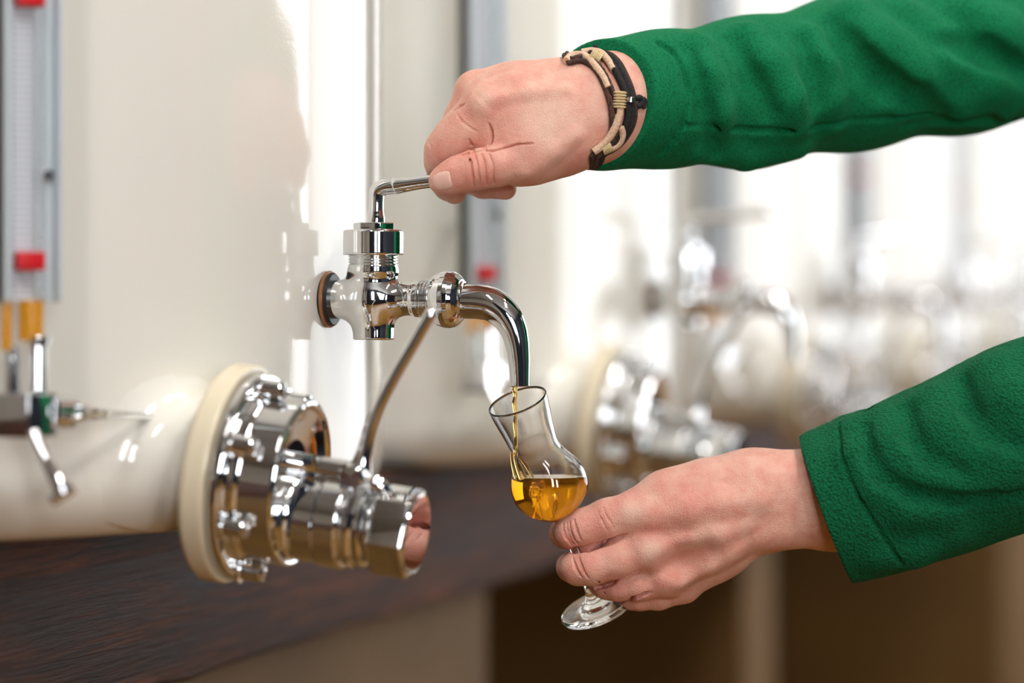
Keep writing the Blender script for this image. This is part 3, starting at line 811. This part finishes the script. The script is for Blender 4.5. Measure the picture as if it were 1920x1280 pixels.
fl.ridge([(1240,1050,.7),(1290,1028,.9),(1345,1005,.9),(1400,985,.7)], .006, .010, .86)
fl.ridge([(1275,1085,.8),(1330,1058,.9),(1370,1038,.8),(1410,1015,.6)], .0055, .009, .86)
fl.ridge([(1230,968,.8),(1290,955,.9),(1350,945,.9),(1420,940,.7)], .006, .010, .88)
fl.ridge([(1440,1012,.9),(1465,1010,.9)], .010, .008, .88)
fl.groove([(1245,1055,.6),(1285,1050,1),(1325,1035,.7)], .007, .012, -.005)
vL, qL = fl.mesh(1, 1)
tone_pts += [(fl.hit(1185,960), .008, 1), (fl.hit(1222,1030), .007, 1), (fl.hit(1255,1083), .008, 0), (fl.hit(1230,1000), .016, 0), (fl.hit(1110,985), .012, 0), (fl.hit(1100,1060), .012, 0), (fl.hit(1160,1100), .010, 0), (fl.hit(1220,1120), .010, 0), (fl.hit(1060,1010), .008, 0), (fl.hit(1290,930), .016, 0), (fl.hit(1160,940), .01, 0)]

# ---- rest of the body, coarse: forearms inside the sleeves, neck and head
SHR, SHL = np.array((.68,2.40,1.36)), np.array((.64,2.03,1.325))
ELR = np.array((.385,2.20,1.372)); ELL = np.array((.415,2.0,1.155))
fb = Field((.20,1.85,.80), (1.0,2.65,1.86), .007)
fb.cone(np.array(P(1650,150,ZU+.12)), ELR, .024, .034, .01); fb.cone(ELR, SHR, .036, .048, .02)
fb.cone(np.array(P(1750,905,ZL+.013)), ELL, .026, .036, .01); fb.cone(ELL, SHL, .038, .050, .02)
fb.cone((.70,2.25,1.38), (.74,2.25,.95), .10, .11, .05); fb.cone(SHR*.85+SHL*.15, SHL*.85+SHR*.15, .06, .06, .04)
fb.cone((.66,2.25,1.42), (.62,2.25,1.53), .055, .052, .04)
fb.cone((.61,2.25,1.62), (.62,2.25,1.68), .072, .082, .03); fb.cone((.575,2.25,1.59), (.585,2.25,1.63), .045, .055, .04)
fb.cone((.528,2.25,1.625), (.545,2.25,1.655), .010, .007, .012)
fb.cone((.535,2.235,1.585), (.535,2.265,1.585), .007, .007, .008)
for sg in (-1,1):
    fb.cone((.62,2.25+.082*sg,1.615), (.62,2.25+.086*sg,1.65), .008, .010, .01)
    fb.cone((.536,2.25+.032*sg,1.655), (.536,2.25+.034*sg,1.656), .010, .010, .006)
vB, qB = fb.mesh(1, 1)
vv = np.concatenate([vU, vL, vB]); qq = np.concatenate([qU, qL+len(vU), qB+len(vU)+len(vL)])
body = np_mesh('body', vv-PO, qq, SKIN, person)
me = body.data; col = np.zeros((len(me.vertices), 4), np.float32); col[:,3] = 1
co = np.empty(len(me.vertices)*3, np.float32); me.vertices.foreach_get('co', co); co = co.reshape(-1,3)+PO
for (p, r, ch) in tone_pts:
    d2 = ((co-p)**2).sum(1); col[:,ch] += np.exp(-d2/(r*r))
col[:,:3] = np.clip(col[:,:3], 0, 1)
ca = me.color_attributes.new('tone', 'FLOAT_COLOR', 'POINT'); ca.data.foreach_set('color', col.ravel())

# thumbnail
def nail(f_, pts_grid, name='fingernail'):
    bm = bmesh.new(); rows = []
    for row in pts_grid:
        rr = []
        for (px, py, lift) in row:
            h = f_.hit(px, py); n = f_.grad(h); p = h+n*lift-PO
            rr.append(bm.verts.new(p))
        rows.append(rr)
    for a, b in zip(rows, rows[1:]):
        for i in range(len(a)-1): bm.faces.new((a[i], a[i+1], b[i+1], b[i]))
    o = part(name, bm, NAIL, body, label='pale trimmed thumbnail'); 
    md = o.modifiers.new('s', 'SOLIDIFY'); md.thickness = .0006; md.offset = 0
    md = o.modifiers.new('b', 'SUBSURF'); md.levels = 1; md.render_levels = 1
    return o
grid = []
nc = np.array((829.0, 339.5)); ux = np.array((.97,-.22)); uy = np.array((.22,.97))
for i in range(9):
    s_ = -1+2*i/8; row = []
    for j in range(9):
        t_ = -1+2*j/8
        # rounded outline: squarish toward the cuticle (right), round at the tip (left)
        a = s_*17.5; hw = 17.5*math.sqrt(max(0.02, 1-abs(min(s_,0))**2.4))*(1-.12*max(s_,0)**4)
        q = nc+ux*a+uy*t_*hw
        edge = max(abs(s_), abs(t_))
        row.append((q[0], q[1], .0005 if edge < .9 else .0000))
    grid.append(row)
nail(fu, grid)

# ---- upper sleeve
hs = .0013
fs = Field(np.array(P(1075,345,ZU-.06)), np.array((P(2040,-110,ZU+.30))), hs)
def SU(px, py, d, r): return (ptn(px, py, d, ZU), r*S)
fs.chain([SU(1080,200,2,104), SU(1130,197,16,108), SU(1240,186,42,118), SU(1400,174,78,134), SU(1600,135,118,143), SU(1800,100,152,150), SU(2060,52,205,156)], .02)
R_ = fs.ridge; G_ = fs.groove
R_([(1310,75,.6),(1325,140,1),(1345,215,1),(1362,280,.6)], .012, .009, .56)
R_([(1400,55,.5),(1440,120,.9),(1480,190,1),(1500,240,.5)], .014, .009, .59)
R_([(1520,60,.5),(1545,120,.8),(1560,190,.8),(1565,240,.4)], .013, .009, .60)
R_([(1600,20,.6),(1650,85,1),(1710,140,1.1),(1790,190,1),(1870,215,.7)], .020, .010, .54)
R_([(1700,20,.7),(1780,100,1),(1860,150,1),(1930,190,.7)], .018, .010, .56)
R_([(1820,20,.6),(1880,60,.9),(1950,110,.9)], .018, .010, .56)
R_([(1310,290,.8),(1400,300,1),(1500,283,.8)], .009, .009, .56)
G_([(1555,45,.4),(1585,80,.8),(1620,122,1),(1665,160,1.1),(1720,190,1),(1765,220,.6)],   .008, .010, -.001)
G_([(1770,78,.6),(1810,85,1),(1850,100,1),(1920,135,.8)], .008, .009, -.001)
G_([(1290,95,.5),(1305,150,.8),(1325,210,.9),(1340,290,.6)], .004, .010, -.001)
G_([(1375,80,.4),(1410,150,.8),(1445,210,.8)], .004, .012, -.001)
G_([(1500,80,.4),(1520,130,.8),(1530,185,.6)], .004, .012, -.001)
G_([(1700,236,.5),(1760,232,.8),(1850,228,.8),(1910,224,.6)], .004, .008, -.001)
# stitched seams
G_([(1290,236,.6),(1341,240,1),(1410,244,1),(1474,246,1),(1530,238,1),(1578,230,1),(1660,222,1),(1745,215,1)], .0018, .002, .0005)
G_([(1234,80,1),(1262,98,1),(1280,125,1),(1288,160,1),(1290,200,1),(1280,235,1),(1262,265,1),(1240,290,1)], .0020, .002, .0006)
# cuff cut and hollow
fi = math.radians(55); nn = np.array((-math.cos(fi), -math.sin(fi), 0.10))
cc = ptn(1117, 198, 12, ZU)
fs.chain([SU(980,205,-40,96), SU(1130,197,16,98), SU(1225,188,38,100)], .0001, True)
# slanted plane also leans so the top edge stands further left
fs.plane(cc, nn)
vS, qS = fs.mesh(1, 1)
# ---- lower sleeve
fz = Field(np.array(P(1480,1130,ZL-.060)), np.array(P(2080,560,ZL+.075))+(0,0,.0), hs*.92)
fz.chain([D(1500,970,12,134), D(1600,937,12,137), D(1700,905,12,140), D(1800,866,10,148), D(1920,815,6,158), D(2120,725,2,165)], .02)
R_ = fz.ridge; G_ = fz.groove
R_([(1592,800,.7),(1605,850,.8),(1640,905,.9),(1700,950,1),(1780,965,.9)], .010, .012, .72)
R_([(1655,790,1.2),(1672,830,1.2),(1715,875,1.1),(1790,900,1),(1880,905,.8)], .013, .012, .64)
R_([(1745,752,1.2),(1770,800,1.1),(1825,840,1),(1900,860,.8)], .013, .012, .66)
R_([(1858,690,1.2),(1890,740,1),(1940,790,.9)], .013, .012, .68)
R_([(1650,1050,.9),(1720,1040,1),(1790,1010,1)], .010, .012, .72)
G_([(1622,800,.5),(1628,850,.9),(1654,899,1.1),(1711,929,1.1),(1783,940,1),(1860,936,.9),(1930,926,.8)], .0045, .006, -.0012)
G_([(1700,765,.6),(1706,815,.9),(1740,860,.9),(1800,885,.7)], .004, .008, -.001)
G_([(1805,715,.6),(1815,765,.9),(1850,815,.8),(1900,835,.6)], .004, .008, -.001)
G_([(1572,792,1),(1574,830,1),(1581,868,1),(1597,908,1),(1617,945,1),(1642,985,1),(1668,1025,1),(1692,1060,1)], .0015, .0015)
for x_, y_, r_b in ((1588,806,19), (1661,793,20), (1752,757,21), (1868,697,22)):
    fz.chain([D(x_, y_, 30, r_b*.9), D(x_, y_, 10, r_b), D(x_+8, y_+12, -12, r_b*.9)], .006)
for x_, y_ in ((1634,781), (1726,742), (1838,688)):
    fz.chain([D(x_-4, y_+4, 40, 9), D(x_, y_, 10, 10), D(x_-1, y_+10, -14, 8)], .006, True)
fz.chain([D(1400,1005,12,122), D(1550,953,12,126), D(1640,925,12,118)], .0001, True)
nl = np.array((-.93,.13,-.345))
fz.plane(ptn(1548,953,12,ZL), nl)
vZ, qZ = fz.mesh(1, 1)
# ---- jacket body
fj = Field((.22,1.80,.78), (1.02,2.70,1.60), .008)
fj.cone(np.array(P(1990,66,ZU+.19)), ELR, .050, .053, .02); fj.cone(ELR, SHR, .054, .075, .01)
fj.cone(np.array(P(2040,760,ZL+.004)), ELL, .0545, .057, .02); fj.cone(ELL, SHL, .060, .078, .03)
fj.cone((.70,2.25,1.34), (.76,2.25,.90), .135, .135, .05)
for sg in (-1,1): fj.cone((.68,2.25+.09*sg,1.33), (.76,2.25+.07*sg,.88), .11, .11, .06)
fj.cone(SHR, SHL, .07, .07, .05); fj.cone((.66,2.23,1.37), (.63,2.24,1.45), .075, .070, .03)
fj.cone((.62,2.25,1.50), (.60,2.25,1.58), .062, .062, .002, True)
vJ, qJ = fj.mesh(2, 1)
jacket = np_mesh('fleece_jacket', vJ-PO, qJ, FLEECE_UP, person)
np_mesh('sleeve', vS-PO, qS, FLEECE_UP, jacket)
np_mesh('sleeve', vZ-PO, qZ, FLEECE_IN, jacket)
TROU = plain('dark_trousers', srgb(34,38,52), .85); HAIR = plain('brown_hair', srgb(60,42,30), .7)
ft = Field((.45,1.95,-.01), (1.05,2.58,1.02), .009)
for sg in (-1,1):
    ft.chain([((.76,2.25+.07*sg,.93), .11), ((.72,2.25+.10*sg,.50), .075), ((.78,2.25+.11*sg,.09), .058)], .03)
ft.cone((.76,2.2,.95), (.76,2.3,.95), .12, .12, .03)
vT, qT = ft.mesh(1,1); np_mesh('trousers', vT-PO, qT, TROU, person)
for sg in (-1,1):
    fo = Field((.55,2.25+.11*sg-.08,-.01), (.92,2.25+.11*sg+.08,.16), .006)
    fo.chain([((.82,2.25+.11*sg,.05), .045), ((.72,2.25+.11*sg,.04), .042), ((.63,2.25+.11*sg,.032), .034)], .02)
    fo.plane((0,0,.0015), (0,0,-1)); vO, qO = fo.mesh(1,1); np_mesh('shoe', vO-PO, qO, BLACKR, person)
fh = Field((.50,2.12,1.50), (.75,2.38,1.80), .005)
fh.cone((.635,2.25,1.67), (.635,2.25,1.69), .090, .092, .01); fh.cone((.66,2.25,1.60), (.65,2.25,1.66), .06, .08, .02)
fh.plane((.575,0,1.66), (-.9,0,-.45)); vH, qH = fh.mesh(1,1); np_mesh('hair', vH-PO, qH, HAIR, person)

# ------------------------------------------------------------------ bracelets on the upper wrist
def cloth(name, c1, c2, scale):
    t = NT(name); v = t.coord(); n = t.noise(v, scale, 3)
    t.l.new(t.ramp(n, [(.35, c1), (.65, c2)]), t.b.inputs['Base Color']); t.set(t.b, Roughness=.85)
    t.out_bump(t.bump(n, .6, .0006)); return t.m
TAN = cloth('tan_cord', srgb(206,166,134), srgb(232,202,176), 900)
WHIP = cloth('natural_thread', srgb(196,170,120), srgb(232,214,170), 1500)
LEATH = cloth('brown_leather', srgb(48,30,24), srgb(88,60,48), 500)
BLKC = cloth('black_leather', srgb(14,12,13), srgb(40,36,38), 600)
def wrap(keys, lift, n=96, r=.0016):
    """closed loop round the wrist: keys give pixel points of the visible half; the far half mirrors it behind the wrist"""
    near = [fu.hit(a, b) for a, b in keys]
    c0 = (near[0]+near[-1])/2; c0 = c0+np.array((.0,.022,0))
    pts = catmull([tuple(p)+(0,) for p in near], 10)
    pts = [p[:3] for p in pts]
    a, b = near[-1], near[0]; back = []
    for i in range(1, 20):
        t_ = i/20; m = a*(1-t_)+b*t_
        back.append(m+np.array((-.010, .046, 0))*math.sin(math.pi*t_))
    loop = []
    for p in pts+back:
        p = np.array(p)
        for _ in range(4): p = p-fu.grad(p)*(fu.sample(p)-lift)
        loop.append(p)
    # even out
    loop = np.array(loop)
    for _ in range(2): loop = .5*loop+.25*np.roll(loop,1,0)+.25*np.roll(loop,-1,0)
    return loop
def loop_tube(bm, loop, r, o, seg=10, wob=0.0):
    n = len(loop); rings = []
    cen = loop.mean(0)
    for i in range(n):
        d = Vector(loop[(i+1)%n]-loop[i-1]).normalized()
        u_ = Vector(loop[i]-cen); u_ = (u_-d*u_.dot(d)).normalized(); w = d.cross(u_)
        rr = r*(1+wob*math.sin(i*1.9))
        rings.append([bm.verts.new(Vector(loop[i]-o)+(u_*math.cos(2*math.pi*k/seg)+w*math.sin(2*math.pi*k/seg))*rr) for k in range(seg)])
    for i in range(n):
        a, b = rings[i], rings[(i+1)%n]
        for k in range(seg): bm.faces.new((a[k], a[(k+1)%seg], b[(k+1)%seg], b[k]))
    return bm
def open_tube(bm, keys, r, o, lift, seg=10):
    pts = []
    for a, b in keys:
        h = fu.hit(a, b); h = h+fu.grad(h)*lift-o; pts.append((*h, r))
    return bm_tube(bm, pts, n=6, seg=seg, round_end=False)
o1 = np.array(P(1135, 205, ZU))
br1 = empty('cord_bracelet', o1, label='braided tan cord and brown leather bracelet on the upper wrist, nearest the hand', cat='bracelet')
bm = bmesh.new(); loop_tube(bm, wrap([(1066,124),(1090,119),(1112,130),(1129,155),(1141,190),(1145,225),(1142,250),(1128,275),(1104,290)], .0020), .0016, o1, wob=.06)
part('leather_strand', bm, LEATH, br1)
bm = bmesh.new(); loop_tube(bm, wrap([(1070,120),(1096,114),(1122,128),(1140,155),(1152,190),(1156,222),(1152,248),(1138,272),(1112,291)], .0030), .0015, o1, wob=.06)
part('leather_strand', bm, LEATH, br1)
bm = bmesh.new()
open_tube(bm, [(1062,122),(1072,113),(1090,111),(1105,118),(1118,132),(1132,150),(1140,168)], .0024, o1, .003)
part('cord_strand', bm, TAN, br1)
bm = bmesh.new(); open_tube(bm, [(1092,107),(1112,104),(1128,108),(1140,120),(1150,136)], .0023, o1, .003)
part('cord_strand', bm, TAN, br1)
bm = bmesh.new(); open_tube(bm, [(1160,200),(1158,216),(1150,236),(1142,250),(1132,262),(1120,272),(1108,280)], .0025, o1, .0034)
part('cord_strand', bm, TAN, br1)
bm = bmesh.new(); open_tube(bm, [(1160,236),(1163,248),(1158,262),(1148,270),(1134,274)], .0022, o1, .0036)
part('cord_strand', bm, TAN, br1)
for k, (x, y, w, h_) in enumerate(((1117,115,.0040,.0035), (1160,189,.0042,.0055), (1134,271,.0042,.0030))):
    bm = bmesh.new(); hh_ = fu.hit(x, y); n_ = fu.grad(hh_); base = hh_+n_*.0030-o1
    d_ = np.cross(n_, (0,1,0)); d_ = np.array((.05,0,1.0)) if k == 1 else np.array((.8,0,-.5 if k == 0 else .35)); d_ /= np.linalg.norm(d_)
    for j in range(6):
        q = base+d_*((j-2.5)/2.5*h_*.8); bm_lathe(bm, [(-.0008,w*.75),(-.0004,w),(.0004,w),(.0008,w*.75)], q, d_, 20)
    part('thread_whipping', bm, WHIP, br1)
o2 = np.array(P(1165, 190, ZU))
br2 = empty('leather_bracelet', o2, label='black leather bracelet with silver bead on the upper wrist, next to the green cuff', cat='bracelet')
bm = bmesh.new(); loop_tube(bm, wrap([(1118,108),(1136,106),(1152,118),(1166,142),(1177,170),(1183,200),(1181,225),(1170,250),(1150,272),(1122,289)], .0020), .0021, o2)
part('strap', bm, BLKC, br2)
bm = bmesh.new(); loop_tube(bm, wrap([(1114,110),(1132,111),(1148,128),(1161,152),(1171,178),(1175,205),(1172,228),(1162,250),(1144,270),(1118,290)], .0024), .0022, o2)
part('strap', bm, BLKC, br2)
bm = bmesh.new(); loop_tube(bm, wrap([(1122,104),(1142,104),(1160,118),(1175,146),(1186,176),(1190,205),(1187,228),(1176,252),(1156,274),(1128,288)], .0016), .0012, o2)
part('cord_strand', bm, LEATH, br2)
hh_ = fu.hit(1177,189); n_ = fu.grad(hh_)
part('silver_bead', lathe([(-.0022,0),(-.0022,.0014),(-.0014,.0027),(.0014,.0027),(.0022,.0014),(.0022,0)], hh_+n_*.0044-o2, (.1,0,1), 24), CHROME, br2)
bm = bmesh.new(); open_tube(bm, [(1187,186),(1196,184),(1200,190),(1197,197),(1190,200)], .0019, o2, .002); open_tube(bm, [(1196,184),(1205,186),(1208,194),(1204,202),(1200,198),(1203,190)], .0009, o2, .002)
part('knot', bm, BLKC, br2)
k0 = ptn(1101,106,8,ZU)-o2
bm = tube([(*k0,.0010), (*(ptn(1104,98,8,ZU)-o2),.0011), (*(ptn(1110,92,8,ZU)-o2),.0011), (*(ptn(1116,89,8,ZU)-o2),.0020)], n=5, seg=10, round_end=True)
part('tie_end', bm, BLKC, br2)

# ------------------------------------------------------------------ camera, world
cam = bpy.data.cameras.new('camera'); co_ = bpy.data.objects.new('camera', cam); C.objects.link(co_)
co_.location = (0,0,CH); co_.rotation_euler = (math.radians(90),0,0)
cam.sensor_width = 36; cam.lens = F/1920*36; cam.shift_y = -(640-HY)/1920
cam.clip_start = .05; cam.clip_end = 60
cam.dof.use_dof = True; cam.dof.focus_distance = 1.972; cam.dof.aperture_fstop = 2.7
sc.camera = co_
w = bpy.data.worlds.new('world'); sc.world = w; w.use_nodes = True
w.node_tree.nodes['Background'].inputs[0].default_value = (.8,.88,1,1); w.node_tree.nodes['Background'].inputs[1].default_value = .6
sc.view_settings.view_transform = 'Standard'; sc.view_settings.look = 'None'
sc.view_settings.exposure = 0.0; sc.view_settings.gamma = 1.0; sc.view_settings.use_curve_mapping = False
sc.cycles.use_denoising = True
sc.cycles.max_bounces = 14; sc.cycles.transmission_bounces = 12; sc.cycles.glossy_bounces = 8; sc.cycles.diffuse_bounces = 4
sc.cycles.sample_clamp_indirect = 8.0
sc.cycles.caustics_reflective = False
